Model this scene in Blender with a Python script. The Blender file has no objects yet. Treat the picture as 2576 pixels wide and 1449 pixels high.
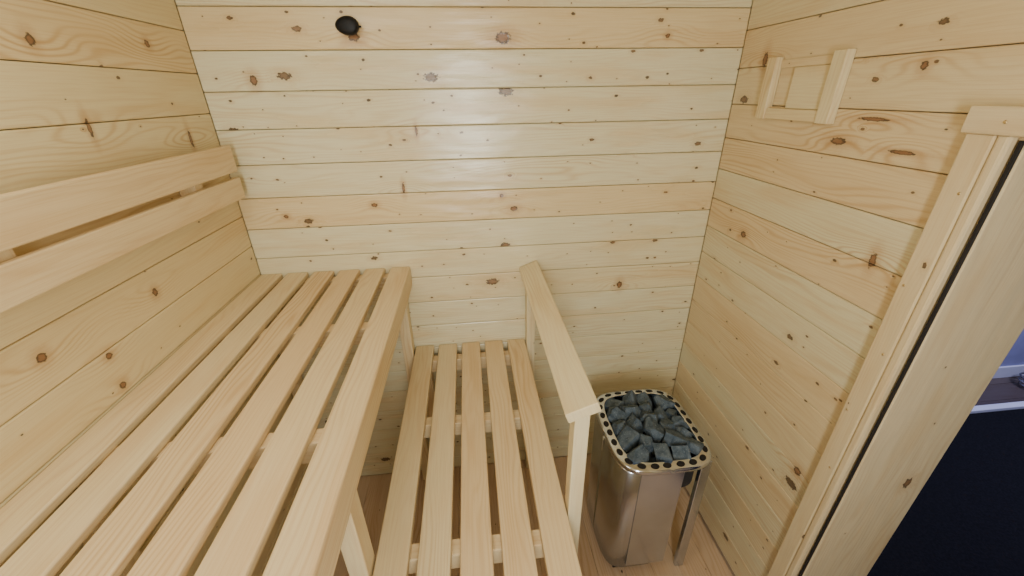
import bpy, bmesh, math, random
from mathutils import Vector, Matrix
random.seed(7)
S=bpy.context.scene
COL=S.collection
CZ=1.87
XL,XR,YB,YF=-0.870,1.021,1.6,-0.9
CEIL=2.38
# ------------------------------------------------------------ materials
class NT:
    def __init__(s,name):
        s.m=bpy.data.materials.new(name); s.m.use_nodes=True
        s.t=s.m.node_tree; s.t.nodes.clear()
        s.out=s.n('ShaderNodeOutputMaterial'); s.b=s.n('ShaderNodeBsdfPrincipled')
        s.t.links.new(s.b.outputs[0],s.out.inputs[0])
    def n(s,k,**kw):
        x=s.t.nodes.new(k)
        for a,b in kw.items(): setattr(x,a,b)
        return x
    def l(s,a,b): s.t.links.new(a,b)
    def setin(s,sock,v):
        if isinstance(v,(int,float)): sock.default_value=v
        elif isinstance(v,(tuple,list)): sock.default_value=v
        else: s.l(v,sock)
    def math(s,op,a,b=0.0,c=None,clamp=False):
        x=s.n('ShaderNodeMath',operation=op); x.use_clamp=clamp
        s.setin(x.inputs[0],a); s.setin(x.inputs[1],b)
        if c is not None: s.setin(x.inputs[2],c)
        return x.outputs[0]
    def mix(s,f,a,b,bt='MIX'):
        x=s.n('ShaderNodeMix',data_type='RGBA',blend_type=bt)
        s.setin(x.inputs[0],f); s.setin(x.inputs[6],a); s.setin(x.inputs[7],b)
        return x.outputs[2]
    def smooth(s,v,a,b,o0=0.0,o1=1.0):
        x=s.n('ShaderNodeMapRange',interpolation_type='SMOOTHSTEP')
        s.setin(x.inputs[0],v); s.setin(x.inputs[1],a); s.setin(x.inputs[2],b)
        s.setin(x.inputs[3],o0); s.setin(x.inputs[4],o1)
        return x.outputs[0]
    def vec(s,x,y,z=0.0):
        c=s.n('ShaderNodeCombineXYZ'); s.setin(c.inputs[0],x); s.setin(c.inputs[1],y); s.setin(c.inputs[2],z)
        return c.outputs[0]
    def noise(s,v,sc=1.0,det=2.0,dim='2D'):
        x=s.n('ShaderNodeTexNoise',noise_dimensions=dim); s.l(v,x.inputs['Vector'])
        x.inputs['Scale'].default_value=sc; x.inputs['Detail'].default_value=det
        return x.outputs['Fac']

def wood(name,ca,cb,knot=1.0,pin=1.0,grain=1.0,rough=0.42,warm=(0.46,0.26,0.11,1),spec=0.5,feat=None,bump=0.35):
    """feat = (axis, [(a,z,ra,rz,strength)]) : individual named knots in room coordinates"""
    t=NT(name)
    uv=t.n('ShaderNodeUVMap'); uv.uv_map='UVMap'
    sp=t.n('ShaderNodeSeparateXYZ'); t.l(uv.outputs[0],sp.inputs[0]); u,v=sp.outputs[0],sp.outputs[1]
    at=t.n('ShaderNodeVertexColor'); at.layer_name='rnd'
    rs=t.n('ShaderNodeSeparateColor'); t.l(at.outputs[0],rs.inputs[0]); r1,r2,r3=rs.outputs[0],rs.outputs[1],rs.outputs[2]
    wob=t.math('SUBTRACT',t.noise(t.vec(t.math('MULTIPLY',u,110),t.math('MULTIPLY',v,150)),1,1),0.5)
    def marks(q,pres=None):
        core=t.smooth(q,0.7,1.1,1,0); rim=t.math('MULTIPLY',t.smooth(q,0.55,0.95,0,1),t.smooth(q,0.95,1.3,1,0)); halo=t.smooth(q,0.8,4.0,1,0)
        if pres is None: return core,rim,halo
        return tuple(t.math('MULTIPLY',x,pres) for x in (core,rim,halo))
    def layer(su,sv,thr,rmin,rmax,wa):
        vo=t.n('ShaderNodeTexVoronoi',voronoi_dimensions='2D',feature='F1')
        t.l(t.vec(t.math('MULTIPLY',u,su),t.math('MULTIPLY',v,sv)),vo.inputs['Vector'])
        vo.inputs['Scale'].default_value=1; vo.inputs['Randomness'].default_value=1.0
        c=t.n('ShaderNodeSeparateColor'); t.l(vo.outputs['Color'],c.inputs[0])
        pres=t.math('GREATER_THAN',c.outputs[0],thr)
        r=t.math('MULTIPLY_ADD',t.math('POWER',c.outputs[1],2.5),rmax-rmin,rmin)
        q=t.math('ADD',t.math('DIVIDE',vo.outputs['Distance'],r),t.math('MULTIPLY',wob,wa))
        return marks(q,pres)+(c.outputs[2],)
    fcore=frim=fhalo=fpull=None
    if feat:
        tc=t.n('ShaderNodeTexCoord'); so=t.n('ShaderNodeSeparateXYZ'); t.l(tc.outputs['Object'],so.inputs[0])
        A=so.outputs[0] if feat[0]=='x' else so.outputs[1]; Z=so.outputs[2]
        qmin=None; pmin=None
        for (a,z,ra,rz,st) in feat[1]:
            da=t.math('DIVIDE',t.math('SUBTRACT',A,a),ra); dz_=t.math('DIVIDE',t.math('SUBTRACT',Z,z),rz)
            dz2=t.math('MULTIPLY',dz_,dz_)
            q=t.math('SQRT',t.math('ADD',t.math('MULTIPLY',da,da),dz2))
            qmin=q if qmin is None else t.math('MINIMUM',qmin,q)
            db=t.math('MULTIPLY',da,0.33*ra/0.012)
            p_=t.math('SQRT',t.math('ADD',t.math('MULTIPLY',db,db),t.math('MULTIPLY',dz2,(rz/0.012)**2)))
            pmin=p_ if pmin is None else t.math('MINIMUM',pmin,p_)
        q=t.math('ADD',qmin,t.math('MULTIPLY',wob,0.9))
        fcore,frim,fhalo=marks(q); fpull=t.smooth(pmin,0.3,4.5,1,0)
    n1=t.noise(t.vec(t.math('MULTIPLY',u,1.3),t.math('MULTIPLY',v,8)),1,2)
    ph=t.math('ADD',t.math('MULTIPLY',v,70.0),t.math('MULTIPLY',n1,9.0))
    if knot>0.05:
        k1=layer(4.2,7.5,1-0.26*knot,0.022,0.105,1.2)
        k2=layer(11,17,1-0.30*pin,0.030,0.085,0.8)
        pull=t.math('ADD',t.math('MULTIPLY',k1[2],1.8),t.math('MULTIPLY',k2[2],0.5))
        if fpull is not None: pull=t.math('ADD',pull,t.math('MULTIPLY',fpull,2.6))
        ph=t.math('ADD',ph,pull)
    ring=t.math('MULTIPLY_ADD',t.math('SINE',t.math('MULTIPLY',ph,6.283)),0.5,0.5)
    ring=t.math('POWER',ring,2.5)
    msk=t.noise(t.vec(t.math('MULTIPLY',u,1.1),t.math('MULTIPLY',v,6)),1,1)
    msk=t.smooth(msk,0.4,0.65)
    fib=t.noise(t.vec(t.math('MULTIPLY',u,7),t.math('MULTIPLY',v,420)),1,2)
    blot=t.noise(t.vec(t.math('MULTIPLY',u,2.2),t.math('MULTIPLY',v,16)),1,2)
    base=t.mix(r1,ca,cb)
    base=t.mix(t.math('MULTIPLY',t.smooth(blot,0.45,0.75),0.42),base,tuple(0.87*x*y for x,y in zip(cb[:3],(1,0.88,0.74)))+(1,))
    rg=t.math('MULTIPLY',t.math('MULTIPLY',ring,t.math('MULTIPLY_ADD',msk,0.75,0.25)),t.math('MULTIPLY_ADD',r2,0.36*grain,0.14*grain))
    if fpull is not None: rg=t.math('ADD',rg,t.math('MULTIPLY',t.math('MULTIPLY',ring,fpull),0.28),clamp=True)
    base=t.mix(rg,base,tuple(a*b for a,b in zip(cb[:3],(0.66,0.46,0.27)))+(1,))
    base=t.mix(t.math('MULTIPLY',t.smooth(fib,0.42,0.75),0.26*grain),base,tuple(a*b for a,b in zip(cb[:3],(0.76,0.61,0.42)))+(1,))
    bsum=0.0
    if knot>0.05:
        base=t.mix(t.math('MULTIPLY',k1[2],0.24),base,warm)
        base=t.mix(t.math('MULTIPLY',k2[2],0.14),base,warm)
        kc=t.mix(k1[3],(0.22,0.105,0.04,1),(0.07,0.038,0.021,1))
        base=t.mix(t.math('MULTIPLY',k1[0],0.85),base,kc)
        base=t.mix(t.math('MULTIPLY',k1[1],0.85),base,(0.04,0.020,0.012,1))
        base=t.mix(t.math('MULTIPLY',k2[0],0.88),base,t.mix(k2[3],(0.12,0.06,0.028,1),(0.035,0.020,0.012,1)))
        bsum=t.math('ADD',k1[0],k2[0])
    if fcore is not None:
        base=t.mix(t.math('MULTIPLY',fhalo,0.42),base,(0.44,0.225,0.09,1))
        base=t.mix(t.math('MULTIPLY',fcore,0.85),base,(0.22,0.10,0.042,1))
        base=t.mix(t.math('MULTIPLY',frim,0.88),base,(0.04,0.020,0.011,1))
        bsum=t.math('ADD',bsum,fcore)
    t.l(base,t.b.inputs['Base Color'])
    rr=t.math('MULTIPLY_ADD',blot,0.16,rough-0.08)
    t.l(rr,t.b.inputs['Roughness']); t.b.inputs['Specular IOR Level'].default_value=spec
    cup=t.noise(t.vec(t.math('MULTIPLY',u,5),t.math('MULTIPLY',v,22)),1,1)
    h=t.math('ADD',t.math('MULTIPLY',fib,0.12),t.math('MULTIPLY',cup,1.8))
    if knot>0.05: h=t.math('ADD',h,t.math('MULTIPLY',bsum,-0.15))
    bp=t.n('ShaderNodeBump'); bp.inputs['Strength'].default_value=bump; bp.inputs['Distance'].default_value=0.003
    t.l(h,bp.inputs['Height']); t.l(bp.outputs[0],t.b.inputs['Normal'])
    return t.m

def plain(name,c,rough=0.5,metal=0.0,nscale=0,var=0.0,bump=0.0,spec=0.5):
    t=NT(name)
    t.b.inputs['Roughness'].default_value=rough; t.b.inputs['Metallic'].default_value=metal
    t.b.inputs['Specular IOR Level'].default_value=spec
    if nscale:
        tc=t.n('ShaderNodeTexCoord')
        f=t.noise(tc.outputs['Object'],nscale,5,'3D')
        lo=tuple(max(0,x*(1-var)) for x in c[:3])+(1,); hi=tuple(min(1,x*(1+var)) for x in c[:3])+(1,)
        t.l(t.mix(t.smooth(f,0.3,0.7),lo,hi),t.b.inputs['Base Color'])
        if bump:
            bp=t.n('ShaderNodeBump'); bp.inputs['Strength'].default_value=bump; bp.inputs['Distance'].default_value=0.004
            t.l(f,bp.inputs['Height']); t.l(bp.outputs[0],t.b.inputs['Normal'])
    else: t.b.inputs['Base Color'].default_value=c
    return t.m

# camera axes (from vanishing points) - also used to measure knot positions off the photo
F=1010.0
dz=Vector((33,2075.5,F)).normalized()
dy=Vector((-120,-490,F)); dy=(dy-dz*dy.dot(dz)).normalized()
dx=dy.cross(dz)*-1
if dx.x<0: dx=-dx
def w2(c): return Vector((c.dot(dx),c.dot(dy),-c.dot(dz)))
def onback(px,py):
    d=w2(Vector((px-1288,py-724.5,F))); k=YB/d.y; return d.x*k,CZ+d.z*k
def onside(px,py,X):
    d=w2(Vector((px-1288,py-724.5,F))); k=X/d.x; return d.y*k,CZ+d.z*k
FB=[onback(1265,95)+(0.024,0.015,1),onback(1293,525)+(0.014,0.009,1),onback(942,516)+(0.010,0.007,1),onback(638,202)+(0.010,0.014,1),
    onback(890,92)+(0.016,0.012,1),onback(1015,474)+(0.005,0.016,1),onback(720,545)+(0.008,0.006,1),onback(1558,716)+(0.010,0.015,1),
    onback(1262,492)+(0.007,0.007,1),onback(1680,90)+(0.007,0.006,1),onback(1047,330)+(0.004,0.014,1)]
FR=[onside(2108,355,XR)+(0.022,0.008,1),onside(2195,655,XR)+(0.008,0.018,1),onside(1925,150,XR)+(0.010,0.020,1),onside(1870,590,XR)+(0.012,0.010,1),
    onside(2270,384,XR)+(0.030,0.004,1),onside(2325,165,XR)+(0.008,0.008,1),onside(2005,1185,XR)+(0.012,0.012,1),onside(2200,300,XR)+(0.035,0.004,1)]
FL=[onside(75,100,XL)+(0.009,0.010,1),onside(480,350,XL)+(0.006,0.022,1),onside(105,900,XL)+(0.009,0.009,1),onside(370,110,XL)+(0.008,0.008,1),
    onside(390,735,XL)+(0.008,0.009,1),onside(275,895,XL)+(0.008,0.007,1),onside(310,968,XL)+(0.008,0.008,1),onside(225,322,XL)+(0.005,0.018,1)]
M_wall=wood('pine_wall',(0.765,0.738,0.52,1),(0.77,0.635,0.375,1),1.1,1.4,0.85,0.25,feat=('x',FB),bump=0.6,spec=0.65)
M_left=wood('pine_left_wall',(0.73,0.64,0.385,1),(0.745,0.60,0.34,1),0.45,0.6,0.85,0.42,feat=('y',FL))
M_side=wood('pine_side_wall',(0.73,0.68,0.47,1),(0.74,0.605,0.375,1),0.6,0.9,1.0,0.38,feat=('y',FR))
M_bench=wood('aspen_bench',(0.765,0.64,0.395,1),(0.74,0.57,0.33,1),0.0,0.0,0.95,0.46)
M_rail=wood('pine_rail',(0.785,0.71,0.48,1),(0.765,0.65,0.40,1),0.3,0.6,0.8,0.48)
M_trim=wood('pine_trim',(0.75,0.65,0.44,1),(0.73,0.61,0.39,1),0.4,0.5,0.8,0.45)
M_floor=wood('pine_floor',(0.66,0.50,0.35,1),(0.62,0.45,0.30,1),0.4,0.4,1.0,0.42)
M_chrome=plain('polished_steel',(0.66,0.73,0.85,1),0.14,1.0,6,0.05)
M_steel=plain('brushed_steel',(0.55,0.60,0.67,1),0.23,1.0,6,0.08)
M_black=plain('black_opening',(0.006,0.006,0.007,1),0.8)
M_liner=plain('dark_liner',(0.02,0.022,0.026,1),0.8,0,20,0.4)
M_plastic=plain('black_plastic',(0.005,0.006,0.008,1),0.5,0,60,0.2,0,0.3)
M_gap=plain('gap_shade',(0.01,0.01,0.012,1),0.7)
M_screw=plain('brass_screw',(0.75,0.6,0.35,1),0.3,1.0)

def finish(name,bm,mats,smooth=False,parent=None,kind=None,label=None,cat=None,loc=None):
    bmesh.ops.recalc_face_normals(bm,faces=bm.faces)
    me=bpy.data.meshes.new(name); bm.to_mesh(me); bm.free()
    for m in (mats if isinstance(mats,(list,tuple)) else [mats]): me.materials.append(m)
    if smooth:
        for p in me.polygons: p.use_smooth=True
    o=bpy.data.objects.new(name,me); COL.objects.link(o)
    if parent: o.parent=parent
    if kind: o['kind']=kind
    if label: o['label']=label
    if cat: o['category']=cat
    return o
def empty(name,loc,label,cat):
    e=bpy.data.objects.new(name,None); e.location=loc; e.empty_display_size=0.05; COL.objects.link(e)
    e['label']=label; e['category']=cat
    return e
def adopt(parent,*objs):
    for o in objs:
        o.parent=parent; o.matrix_parent_inverse=Matrix.Translation(parent.location).inverted()

def newbm():
    bm=bmesh.new(); bm.loops.layers.uv.new('UVMap'); bm.loops.layers.float_color.new('rnd'); return bm
def board(bm,O,A,B,C,L,W,T,r=0.003,rnd=None,off=None,seg=2,mi=0):
    """Rounded board: corner O, length dir A, width dir B, thickness dir C."""
    O,A,B,C=Vector(O),Vector(A).normalized(),Vector(B).normalized(),Vector(C).normalized()
    uvl=bm.loops.layers.uv['UVMap']; cl=bm.loops.layers.float_color['rnd']
    if rnd is None: rnd=random.random()
    col=(rnd,random.random(),random.random(),1)
    ou,ov=off if off else (random.uniform(0,60),random.uniform(0,60))
    def prof(ins,r):
        pts=[]
        for cx,cy,a0 in ((W-r,r,-90),(W-r,T-r,0),(r,T-r,90),(r,r,180)):
            for i in range(seg+1):
                a=math.radians(a0+90*i/seg)
                px=cx+r*math.cos(a); py=cy+r*math.sin(a)
                px=min(max(px,ins),W-ins); py=min(max(py,ins),T-ins)
                pts.append((px,py))
        return pts
    e=min(r*0.6,0.002)
    st=[(0,e),(e,0),(L-e,0),(L,e)]
    rings=[]
    for tt,ins in st:
        p=prof(ins,r); rings.append((tt,[bm.verts.new(O+A*tt+B*x+C*y) for x,y in p]))
    p=prof(0,r); n=len(p); per=[0]
    for i in range(n): per.append(per[-1]+math.dist(p[i],p[(i+1)%n]))
    for k in range(3):
        t0,ra=rings[k]; t1,rb=rings[k+1]
        for i in range(n):
            j=(i+1)%n
            f=bm.faces.new((ra[i],ra[j],rb[j],rb[i])); f.material_index=mi
            for lp,(uu,vv) in zip(f.loops,((t0,per[i]),(t0,per[i+1]),(t1,per[i+1]),(t1,per[i]))):
                lp[uvl].uv=(uu+ou,vv+ov); lp[cl]=col
    for k in (0,3):
        f=bm.faces.new(rings[k][1]); f.material_index=mi
        for lp,(x,y) in zip(f.loops,p): lp[uvl].uv=(ou+y,ov+x); lp[cl]=col
def box_board(name,x0,x1,y0,y1,z0,z1,axis,mat,r=0.003,**kw):
    bm=newbm(); addb(bm,x0,x1,y0,y1,z0,z1,axis,r); return finish(name,bm,mat,**kw)
def addb(bm,x0,x1,y0,y1,z0,z1,axis,r=0.003,rnd=None):
    X,Y,Z=(1,0,0),(0,1,0),(0,0,1)
    d=(x1-x0,y1-y0,z1-z0)
    if axis=='x': board(bm,(x0,y0,z0),X,Y,Z,d[0],d[1],d[2],r,rnd)
    elif axis=='y': board(bm,(x0,y0,z0),Y,X,Z,d[1],d[0],d[2],r,rnd)
    else: board(bm,(x0,y0,z0),Z,X,Y,d[2],d[0],d[1],r,rnd)

# ------------------------------------------------------------ room shell
PW=0.1203
def seams(first):
    z=CZ-first
    while z>0: z-=PW
    out=[]
    while z<CEIL: out.append((max(z,0.0),min(z+PW,CEIL))); z+=PW
    return out
g=0.0008; TH=0.03
bm=newbm()
for i,(a,b) in enumerate(seams(-0.136)):
    rn=0.0+0.30*random.random(); dn=CZ-(a+b)/2
    if abs(dn-0.40)<PW/2 or abs(dn+0.19)<PW/2: rn=1.0
    if abs(dn-0.76)<PW/2: rn=0.5
    if b-a>0.02: addb(bm,XL,XR,YB,YB+TH,a+g,b-g,'x',0.0035,rn)
addb(bm,XL-TH,XR+TH,YB+TH-0.004,YB+TH+0.05,0,CEIL,'x',0.001)
finish('wall_back',bm,M_wall,kind='structure',label='pale knotty pine tongue-and-groove wall')
bm=newbm()
for a,b in seams(0.050):
    if b-a>0.02: addb(bm,XL-TH,XL,YF,YB,a+g,b-g,'y',0.0035,random.random())
addb(bm,XL-TH-0.05,XL-TH+0.004,YF,YB+TH,0,CEIL,'y',0.001)
finish('wall_left',bm,M_left,kind='structure',label='pale knotty pine plank side wall')
DY0,DY1,DZ=-0.02,0.694,CZ-0.094
bm=newbm()
for a,b in seams(0.052):
    if b-a<=0.02: continue
    rn=random.random(); dn=CZ-(a+b)/2
    if abs(dn-0.232)<PW/2 or abs(dn-0.475)<PW/2: rn=1.0
    if abs(dn-0.355)<PW/2 or abs(dn-0.595)<PW/2: rn=0.0
    if b<=DZ:
        addb(bm,XR,XR+TH,DY1,YB,a+g,b-g,'y',0.0035,rn); addb(bm,XR,XR+TH,YF,DY0,a+g,b-g,'y',0.0035,rn)
    elif a>=DZ: addb(bm,XR,XR+TH,YF,YB,a+g,b-g,'y',0.0035,rn)
    else:
        addb(bm,XR,XR+TH,DY1,YB,a+g,b-g,'y',0.0035,rn); addb(bm,XR,XR+TH,YF,DY0,a+g,b-g,'y',0.0035,rn)
        addb(bm,XR,XR+TH,DY0,DY1,DZ,b-g,'y',0.0035,rn)
for y0,y1,z0,z1 in ((DY1+0.02,YB+TH,0,CEIL),(YF,DY0-0.02,0,CEIL),(DY0-0.02,DY1+0.02,DZ+0.02,CEIL)):
    addb(bm,XR+TH-0.004,XR+0.22,y0,y1,z0,z1,'y',0.001)
finish('wall_right',bm,M_side,kind='structure',label='pale knotty pine plank wall with a doorway')
bm=newbm()
for a,b in seams(0.052):
    if b-a>0.02: addb(bm,XL,XR,YF-TH,YF,a+g,b-g,'x',0.0035)
addb(bm,XL-TH,XR+TH,YF-TH-0.03,YF-TH+0.004,0,CEIL,'x',0.001)
finish('wall_front',bm,M_trim,kind='structure',label='pale knotty pine plank wall')
bm=newbm(); y=YF
while y<YB:
    addb(bm,XL-TH,XR+TH,y+g,min(y+PW,YB+TH)-g,CEIL,CEIL+0.03,'x',0.0035); y+=PW
addb(bm,XL-TH,XR+TH,YF,YB,CEIL+0.026,CEIL+0.06,'x',0.001)
finish('ceiling',bm,M_trim,kind='structure',label='pale pine plank ceiling')
bm=newbm(); x=XL
while x<XR:
    addb(bm,x+g/2,min(x+0.12,XR)-g/2,YF,YB,-0.03,0,'y',0.002); x+=0.12
addb(bm,XL-TH,XR+TH,YF,YB+TH,-0.06,-0.027,'y',0.001)
finish('floor',bm,M_floor,kind='structure',label='light pine plank floor')

# door casing
bm=newbm(); addb(bm,XR-0.022,XR-0.0005,0.710,0.762,0.0,CZ-0.086,'z',0.004,0.8); addb(bm,XR-0.022,XR-0.0005,0.686,0.709,0.0,CZ-0.086,'z',0.006,0.7)
trim1=finish('trim_1',bm,M_trim,kind='structure',label='vertical pine door casing board')
bm=newbm(); addb(bm,XR-0.030,XR-0.0005,DY0-0.09,0.768,CZ-0.0855,CZ-0.035,'y',0.004,0.3)
trim2=finish('trim_2',bm,M_trim,kind='structure',label='horizontal pine header board over the doorway')
bm=newbm(); addb(bm,XR-0.022,XR-0.0005,DY0-0.085,DY0,0.0,CZ-0.086,'z',0.004,0.8)
finish('trim_3',bm,M_trim,kind='structure',label='vertical pine door casing board')
bm=newbm(); addb(bm,XR+0.003,XR+0.256,0.675,0.6935,0.0,DZ,'z',0.003,0.2)
finish('trim_4',bm,M_trim,kind='structure',label='wide pale pine door jamb board')
bm=newbm(); addb(bm,XR-0.002,XR+0.0025,0.678,0.6855,0.0,DZ,'z',0.0008,0.2)  # thin black strip put in as the shade of the gap by the casing
finish('trim_5',bm,M_gap,kind='structure',label='black strip as painted shade of the gap beside the door casing')
bm=newbm(); addb(bm,XR+0.006,XR+0.256,DY0,DY0+0.014,0.0,DZ,'z',0.003,0.2)
finish('trim_6',bm,M_trim,kind='structure',label='wide pale pine door jamb board')
bm=newbm(); addb(bm,XR+0.0,XR+0.256,DY0,DY1-0.02,DZ-0.016,DZ-0.001,'y',0.003,0.4)
finish('trim_7',bm,M_trim,kind='structure',label='pine head jamb of the doorway')
def screw(parent,x,y,z):
    bm=bmesh.new(); bmesh.ops.create_uvsphere(bm,u_segments=12,v_segments=6,radius=0.0032)
    for v in bm.verts: v.co.x*=0.4
    bmesh.ops.translate(bm,verts=bm.verts,vec=(x,y,z))
    o=finish('screw',bm,M_screw,smooth=True,label='small brass screw head'); adopt(parent,o)
screw(trim2,XR-0.0305,0.700,CZ-0.062)
for zz in (CZ-0.2,CZ-0.6,CZ-1.0): screw(trim1,XR-0.0225,0.725,zz)
for zz in (CZ-0.42,CZ-0.8): screw(trim1,XR-0.0225,0.748,zz)

# ------------------------------------------------------------ benches
def bench(name,label,x0,x1,top,n,w,gap,th,front,joists,legs,jd=0.06):
    e=empty(name,((x0+x1)/2,0.4,0),label,'bench')
    bm=newbm()
    for i in range(n):
        xa=x0+i*(w+gap)
        if front and i==n-1: continue
        addb(bm,xa,xa+w,YF+0.01,YB-0.004,top-th,top,'y',0.004)
    s=finish('seat',bm,M_bench,label='row of smooth pale wooden slats'); adopt(e,s)
    if front:
        xa=x0+(n-1)*(w+gap)
        o=box_board('front_beam',xa,xa+w,YF+0.01,YB-0.004,top-front,top,'y',M_bench,0.006); adopt(e,o)
    xe=x1-(w+0.001 if front else 0.004)
    for y in joists:
        o=box_board('crossbeam',x0+0.006,xe,y-0.022,y+0.022,top-th-jd-0.0005,top-th-0.0005,'x',M_bench,0.003); adopt(e,o)
    for (lx,ly,wx,wy,zt) in legs:
        o=box_board('leg',lx,lx+wx,ly,ly+wy,0.001,zt,'z',M_bench,0.003); adopt(e,o)
    return e
UT=CZ-0.652
bench('upper_bench','wide slatted pale wood sauna bench against the plank wall',XL+0.004,-0.270,UT,6,0.0800,0.0232,0.021,0.088,
      (1.565,1.167,0.697,0.227,-0.25,-0.72),
      [(-0.342,1.535,0.045,0.05,UT-0.089),(-0.342,0.60,0.045,0.06,UT-0.089),(-0.342,-0.6,0.045,0.06,UT-0.089),
       (XL+0.01,0.62,0.04,0.05,UT-0.083),(XL+0.01,1.53,0.04,0.05,UT-0.083)])
LT=CZ-1.051
bench('lower_bench','narrow slatted pale wood step bench below the higher one',-0.292,0.215,LT,5,0.0825,0.0236,0.028,0,
      (1.53,1.138,0.671,0.2,-0.3,-0.75),
      [(-0.26,1.47,0.04,0.04,LT-0.09),(-0.26,-0.6,0.04,0.04,LT-0.09),(0.165,-0.6,0.04,0.04,LT-0.09),(0.165,0.20,0.04,0.04,LT-0.09)])

# ------------------------------------------------------------ backrest
e=empty('backrest',(XL,0.4,UT+0.3),'two-board pale wooden backrest fixed to the plank wall','backrest')
for a,b in ((0.147,0.233),(0.2525,0.324)):
    adopt(e,box_board('backrest_board',-0.820,-0.800,YF+0.05,1.530,CZ-b,CZ-a,'y',M_bench,0.003))
for y in (1.33,0.75,0.1,-0.55):
    adopt(e,box_board('support',XL+0.001,-0.821,y-0.02,y+0.02,CZ-0.315,CZ-0.155,'z',M_bench,0.002))

# ------------------------------------------------------------ handrail
e=empty('handrail',(0.23,1.1,0),'pale pine handrail with tilted top board on two posts','handrail')
bm=newbm(); ang=math.radians(21)
Bv=Vector((math.cos(ang),0,math.sin(ang))); Cv=Vector((-math.sin(ang),0,math.cos(ang)))
O=Vector((0.190,0.700,CZ-0.683))-Cv*0.030
board(bm,O,(0,1,0),Bv,Cv,0.894,0.084,0.030,0.003)
adopt(e,finish('rail',bm,M_rail))
for y0 in (0.712,1.545):
    bm=newbm(); addb(bm,0.2185,0.2570,y0,y0+0.045,0.001,CZ-0.702,'z',0.003); adopt(e,finish('post',bm,M_rail))

# ------------------------------------------------------------ vent
e=empty('wall_vent',(XR-0.01,1.26,CZ),'small pine ventilation hatch with a sliding panel on the plank wall','vent')
for y0,y1 in ((1.105,1.150),(1.370,1.412)):
    adopt(e,box_board('batten',XR-0.026,XR-0.0005,y0,y1,CZ-0.092,CZ+0.090,'z',M_rail,0.003))
adopt(e,box_board('bottom_rail',XR-0.020,XR-0.0005,1.1505,1.3695,CZ-0.090,CZ-0.058,'y',M_rail,0.002))
adopt(e,box_board('top_rail',XR-0.006,XR-0.0005,1.1505,1.3695,CZ+0.058,CZ+0.082,'y',M_side,0.002))
adopt(e,box_board('sliding_panel',XR-0.012,XR-0.0005,1.1505,1.297,CZ-0.0575,CZ+0.0575,'y',M_rail,0.002))

# ------------------------------------------------------------ sensor
bm=bmesh.new(); bmesh.ops.create_uvsphere(bm,u_segments=40,v_segments=20,radius=1)
for v in bm.verts:
    x,y,z=v.co
    k=1.0+0.12*x
    v.co=Vector((x*0.037,y*0.024,z*0.027*k))
    if v.co.y<-0.012: v.co.y=-0.012-(abs(v.co.y)-0.012)*0.45
bmesh.ops.translate(bm,verts=bm.verts,vec=(-0.3615,YB-0.0243,CZ+0.2007))
so=finish('temperature_sensor',bm,M_plastic,smooth=True,label='black oval temperature sensor mounted on the plank wall',cat='sensor')
bm=bmesh.new(); bmesh.ops.create_cone(bm,cap_ends=True,segments=12,radius1=0.003,radius2=0.003,depth=0.008)
bmesh.ops.rotate(bm,verts=bm.verts,cent=(0,0,0),matrix=Matrix.Rotation(math.pi/2,3,'Y'))
bmesh.ops.translate(bm,verts=bm.verts,vec=(-0.3615+0.038,YB-0.018,CZ+0.199))
o=finish('cable_stub',bm,M_plastic,smooth=True); o.parent=so

# ------------------------------------------------------------ heater
HX,HY,HT=0.656,1.143,CZ-1.2
def se(a,b,th,n=4.2):
    c,s=math.cos(th),math.sin(th)
    return (a*math.copysign(abs(c)**(2/n),c), b*math.copysign(abs(s)**(2/n),s))
def path(a,b,N,n=4.2):
    P=[se(a,b,2*math.pi*i/2000,n) for i in range(2000)]
    d=[0]
    for i in range(2000): d.append(d[-1]+math.dist(P[i],P[(i+1)%2000]))
    out=[];k=0
    for i in range(N):
        t=d[-1]*i/N
        while d[k+1]<t:k+=1
        out.append(P[k%2000])
    return out
def loft(bm,secs,cx,cy,N,mi=0,close=False):
    rs=[]
    for a,b,z in secs:
        ref=path(1.0,b/a,N); rs.append([bm.verts.new((cx+x*a,cy+y*a,z)) for x,y in ref])
    m=len(rs)
    for k in range(m if close else m-1):
        A,B=rs[k],rs[(k+1)%m]
        for i in range(N):
            j=(i+1)%N; f=bm.faces.new((A[i],A[j],B[j],B[i])); f.material_index=mi
    return rs
heater=empty('sauna_heater',(HX,HY,0),'polished steel electric sauna heater filled with dark stones','heater')
a,b=0.187,0.214
bm=bmesh.new()
loft(bm,[(a-0.036,b-0.036,HT-0.030),(a-0.036,b-0.036,HT-0.004),(a-0.0345,b-0.0345,HT-0.0005),(a-0.032,b-0.032,HT),
         (a-0.006,b-0.006,HT-0.006),(a-0.002,b-0.002,HT-0.008),(a,b,HT-0.012),(a,b,HT-0.024),(a-0.003,b-0.003,HT-0.026),
         (a-0.004,b-0.004,HT-0.012),(a-0.030,b-0.030,HT-0.006)],HX,HY,160,close=False)
NH=27; mid=path(a-0.019,b-0.019,NH)
for i in range(NH):
    x,y=mid[i]; x2,y2=mid[(i+1)%NH]; x0,y0=mid[i-1]
    tx,ty=x2-x0,y2-y0; L=math.hypot(tx,ty); tx/=L;ty/=L; nx,ny=ty,-tx
    zc=HT-0.003+0.0006
    vs=[]
    for k in range(20):
        an=2*math.pi*k/20; p=0.0155*math.cos(an); q=0.0102*math.sin(an)
        vs.append(bm.verts.new((HX+x+tx*p+nx*q,HY+y+ty*p+ny*q,zc-q*0.23+0.0004)))
    f=bm.faces.new(vs); f.material_index=1
rim=finish('rim',bm,[M_chrome,M_black],smooth=True,label='chrome rim perforated with dark oval holes')
adopt(heater,rim)
bx=0.597
bm=bmesh.new()
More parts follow.
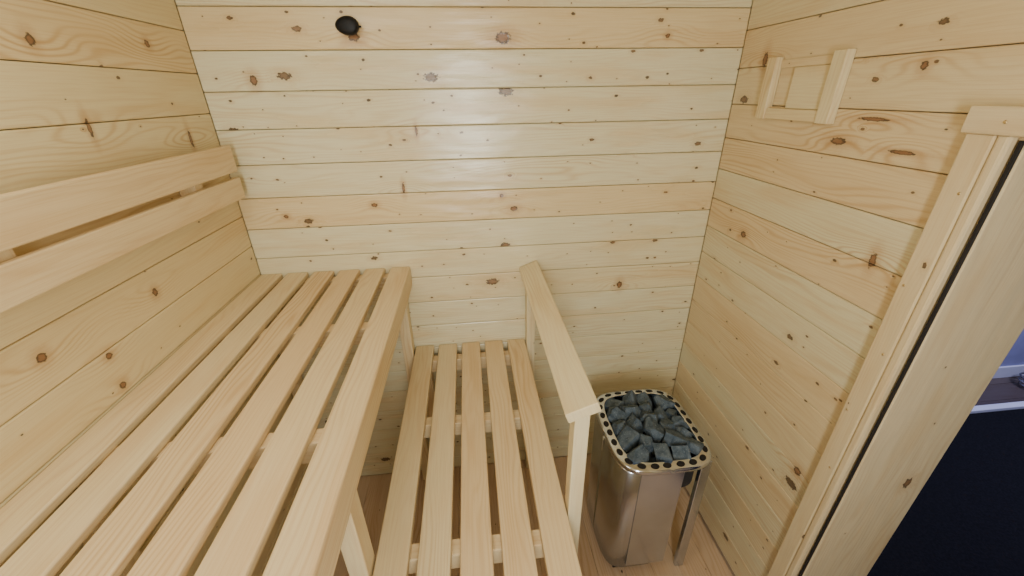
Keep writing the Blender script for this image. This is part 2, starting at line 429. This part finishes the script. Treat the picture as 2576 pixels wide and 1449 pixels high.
rs=loft(bm,[(0.122,0.180,0.05),(0.124,0.184,0.055),(0.124,0.184,HT-0.05),(0.118,0.178,HT-0.045)],bx,HY,120)
bm.faces.new(rs[0])
adopt(heater,finish('body',bm,M_steel,smooth=True,label='polished steel heater casing'))
bm=bmesh.new()
rs=loft(bm,[(0.150,0.177,HT-0.16),(0.153,0.180,HT-0.155),(0.153,0.180,HT-0.029)],HX-0.002,HY,100)
bm.faces.new(rs[0])
adopt(heater,finish('stone_compartment',bm,M_liner,smooth=True,label='dark inner stone basket'))
def hb(name,x0,x1,y0,y1,z0,z1,mat,r=0.003,**k):
    bm=newbm(); addb(bm,x0,x1,y0,y1,z0,z1,'z',r); adopt(heater,finish(name,bm,mat,**k))
hb('front_panel',0.557,0.722,0.9555,0.9595,0.07,HT-0.032,M_steel,0.0015,label='flat steel front panel')
hb('leg',0.790,0.828,0.965,0.985,0.001,HT-0.028,M_steel)
hb('leg',0.790,0.828,1.300,1.320,0.001,HT-0.028,M_steel)
for x0,y0 in ((0.520,0.99),(0.660,0.99),(0.520,1.27),(0.660,1.27)): hb('foot',x0,x0+0.025,y0,y0+0.025,0.001,0.052,M_black)
# stones
t=NT('sauna_stone'); tc=t.n('ShaderNodeTexCoord'); oi=t.n('ShaderNodeObjectInfo')
f=t.noise(tc.outputs['Object'],38,4,'3D'); f2=t.noise(tc.outputs['Object'],260,2,'3D')
c=t.mix(t.smooth(f,0.3,0.7),(0.062,0.088,0.115,1),(0.140,0.182,0.225,1))
c=t.mix(t.math('MULTIPLY',oi.outputs['Random'],0.35),c,(0.052,0.072,0.092,1))
c=t.mix(t.math('MULTIPLY',t.smooth(f2,0.58,0.72),0.5),c,(0.34,0.40,0.45,1))
t.l(c,t.b.inputs['Base Color']); t.b.inputs['Roughness'].default_value=0.95; t.b.inputs['Specular IOR Level'].default_value=0.15
bp=t.n('ShaderNodeBump'); bp.inputs['Strength'].default_value=0.9; bp.inputs['Distance'].default_value=0.004
t.l(t.math('ADD',f,t.math('MULTIPLY',f2,0.3)),bp.inputs['Height']); t.l(bp.outputs[0],t.b.inputs['Normal'])
M_stone=t.m
def stone_mesh(i):
    """angular crushed rock: a box-like lump cut by random planes"""
    R=random.Random(300+i); bm=bmesh.new()
    bmesh.ops.create_cube(bm,size=2.0)
    sx,sy,sz=R.uniform(1.0,1.25),R.uniform(0.8,1.0),R.uniform(0.7,0.9)
    for v in bm.verts: v.co=Vector((v.co.x*sx*0.9+R.uniform(-.2,.2),v.co.y*sy*0.9+R.uniform(-.2,.2),v.co.z*sz*0.9+R.uniform(-.2,.2)))
    for k in range(7):
        n=Vector((R.gauss(0,1),R.gauss(0,1),R.gauss(0,1))).normalized()
        ext=max(v.co.dot(n) for v in bm.verts)
        res=bmesh.ops.bisect_plane(bm,geom=bm.verts[:]+bm.edges[:]+bm.faces[:],plane_co=n*min(ext*0.82,R.uniform(0.78,1.0)),plane_no=n,clear_outer=True)
        ed=[e_ for e_ in res['geom_cut'] if isinstance(e_,bmesh.types.BMEdge)]
        if len(ed)>2:
            try: bmesh.ops.contextual_create(bm,geom=ed)
            except Exception: pass
    pts=[v.co.copy() for v in bm.verts]; bm.free(); bm=bmesh.new()
    for p in pts: bm.verts.new(p)
    bmesh.ops.remove_doubles(bm,verts=bm.verts,dist=0.08)
    bmesh.ops.convex_hull(bm,input=bm.verts)
    bmesh.ops.delete(bm,geom=[v for v in bm.verts if not v.link_faces],context='VERTS')
    bmesh.ops.dissolve_limit(bm,angle_limit=math.radians(6),verts=bm.verts,edges=bm.edges)
    bmesh.ops.scale(bm,vec=(0.04,0.04,0.04),verts=bm.verts)
    bmesh.ops.bevel(bm,geom=list(bm.edges),offset=0.0005,segments=1,affect='EDGES')
    bmesh.ops.recalc_face_normals(bm,faces=bm.faces)
    me=bpy.data.meshes.new('sauna_stone'); bm.to_mesh(me); bm.free(); me.materials.append(M_stone); return me
SM=[stone_mesh(i) for i in range(14)]
R=random.Random(11)
def layer_pts(n,ax,by,rr):
    P=[[R.uniform(-ax,ax),R.uniform(-by,by),R.uniform(*rr)] for _ in range(n)]
    for it in range(1500):
        for i in range(n):
            for j in range(i+1,n):
                A,B=P[i],P[j]; dx_,dy_=A[0]-B[0],A[1]-B[1]; L=math.hypot(dx_,dy_)+1e-9; m=A[2]+B[2]
                if L<m:
                    k_=(m-L)/2/L*0.6; A[0]+=dx_*k_;A[1]+=dy_*k_;B[0]-=dx_*k_;B[1]-=dy_*k_
        for p in P:
            p[0]=min(max(p[0],-ax+p[2]),ax-p[2]); p[1]=min(max(p[1],-by+p[2]),by-p[2])
            qx,qy=abs(p[0])/(ax-p[2]+0.006),abs(p[1])/(by-p[2]+0.006)
            if qx**5+qy**5>1.2: p[0]*=0.97; p[1]*=0.97
    return P
def put(x,y,z,s):
    o=bpy.data.objects.new('sauna_stone',R.choice(SM)); COL.objects.link(o)
    o.location=(HX+x,HY+y,z); o.rotation_euler=(R.uniform(-0.7,0.7),R.uniform(-0.7,0.7),R.uniform(0,6.28)); o.scale=(s,s,s)
    o['label']='rough blue-grey stone piled in the heater'; o['category']='stone'; o['group']='stones in the heater'
for x,y,rad in layer_pts(23,0.152,0.179,(0.029,0.041)):
    d=(x/0.15)**2+(y/0.177)**2
    put(x,y,HT-0.014+0.020*(1-d)+R.uniform(-.010,.010),rad/0.04*0.98)
for x,y,rad in layer_pts(19,0.142,0.169,(0.031,0.037)):
    put(x,y,HT-0.082+R.uniform(-.004,.004),rad/0.04*0.94)

# ------------------------------------------------------------ outside the doorway
M_out=plain('dim_painted_wall',(0.30,0.31,0.50,1),0.8,0,8,0.08)
M_bb=plain('white_paint',(0.75,0.76,0.85,1),0.5,0,10,0.03)
M_dark=plain('black_rubber_mat',(0.006,0.006,0.008,1),0.9,0,120,0.4,0.3,0.2)
M_ofl=wood('dark_outer_floor',(0.12,0.09,0.08,1),(0.09,0.065,0.06,1),0,0,1,0.4)
bm=newbm(); addb(bm,XR+0.30,6.5,2.02,2.10,-0.12,2.6,'x',0.001); finish('wall_hallway',bm,M_out,kind='structure',label='dim bluish painted wall beyond the doorway')
bm=newbm(); addb(bm,XR+0.30,6.5,2.005,2.0195,-0.10,0.0,'x',0.003); finish('baseboard_hallway',bm,M_bb,kind='structure',label='white painted baseboard beyond the doorway')
bm=newbm()
y=-1.5
while y<2.02:
    addb(bm,XR+0.225,6.5,y+0.001,min(y+0.15,2.02)-0.001,-0.13,-0.10,'x',0.001); y+=0.15
finish('floor_hallway',bm,M_ofl,kind='structure',label='dark wood floor beyond the doorway')
bm=newbm(); addb(bm,XR+0.27,5.5,-1.0,1.70,-0.0995,-0.088,'x',0.004)
finish('floor_mat',bm,M_dark,label='large black floor mat beyond the doorway',cat='mat')
bm=newbm(); addb(bm,XR+0.27,5.5,1.702,1.745,-0.0995,-0.07,'x',0.004)
finish('trim_8',bm,M_bb,kind='structure',label='pale threshold strip along the dark mat')
bm=bmesh.new(); pts=[]
for i in range(160):
    an=i*0.19; r=0.075+0.014*math.sin(i*0.43); pts.append(Vector((3.95+r*math.cos(an),1.89+r*0.8*math.sin(an),-0.093+0.0008*i+0.008*math.sin(i*.31)**2)))
prev=None
for i,p in enumerate(pts):
    tg=(pts[min(i+1,159)]-pts[max(i-1,0)]).normalized(); s_=tg.cross(Vector((0,0,1))).normalized(); u_=s_.cross(tg)
    ring=[bm.verts.new(p+s_*0.0055*math.cos(k*math.pi/4)+u_*0.0055*math.sin(k*math.pi/4)) for k in range(8)]
    if prev:
        for k in range(8): bm.faces.new((prev[k],prev[(k+1)%8],ring[(k+1)%8],ring[k]))
    prev=ring
finish('power_cord',bm,plain('grey_cord',(0.2,0.2,0.26,1),0.5,0,30,0.2),smooth=True,label='coiled grey power cord on the dark floor by the baseboard',cat='cord')

# ------------------------------------------------------------ lights
def area(name,loc,tgt,sx,sy,en,col):
    l=bpy.data.lights.new(name,'AREA'); l.shape='RECTANGLE'; l.size=sx; l.size_y=sy; l.energy=en; l.color=col
    o=bpy.data.objects.new(name,l); COL.objects.link(o); o.location=loc
    o.rotation_euler=(Vector(tgt)-Vector(loc)).to_track_quat('-Z','Y').to_euler(); return o
area('window_light',(0.02,-0.86,1.62),(0.02,1.6,1.55),0.32,1.0,25,(0.99,1.0,0.95))
area('overhead_fill',(-0.50,0.45,2.34),(-0.25,0.6,0),0.4,0.7,6.5,(1.0,0.965,0.85))  # added fill near the ceiling, set left to keep visible slat sides shaded
area('hallway_light',(3.6,0.9,2.4),(3.6,1.6,0),0.6,0.6,60,(0.6,0.64,1.0))
w=bpy.data.worlds.new('world'); S.world=w; w.use_nodes=True
w.node_tree.nodes['Background'].inputs[0].default_value=(0.25,0.27,0.45,1); w.node_tree.nodes['Background'].inputs[1].default_value=0.10

# ------------------------------------------------------------ camera
r=w2(Vector((1,0,0))); u=w2(Vector((0,-1,0))); bk=w2(Vector((0,0,-1)))
M=Matrix(((r.x,u.x,bk.x,0),(r.y,u.y,bk.y,0),(r.z,u.z,bk.z,CZ),(0,0,0,1)))
cam=bpy.data.cameras.new('camera'); cam.sensor_width=36; cam.sensor_fit='HORIZONTAL'; cam.lens=36*F/2576; cam.clip_start=0.01
co=bpy.data.objects.new('camera',cam); COL.objects.link(co); co.matrix_world=M; S.camera=co
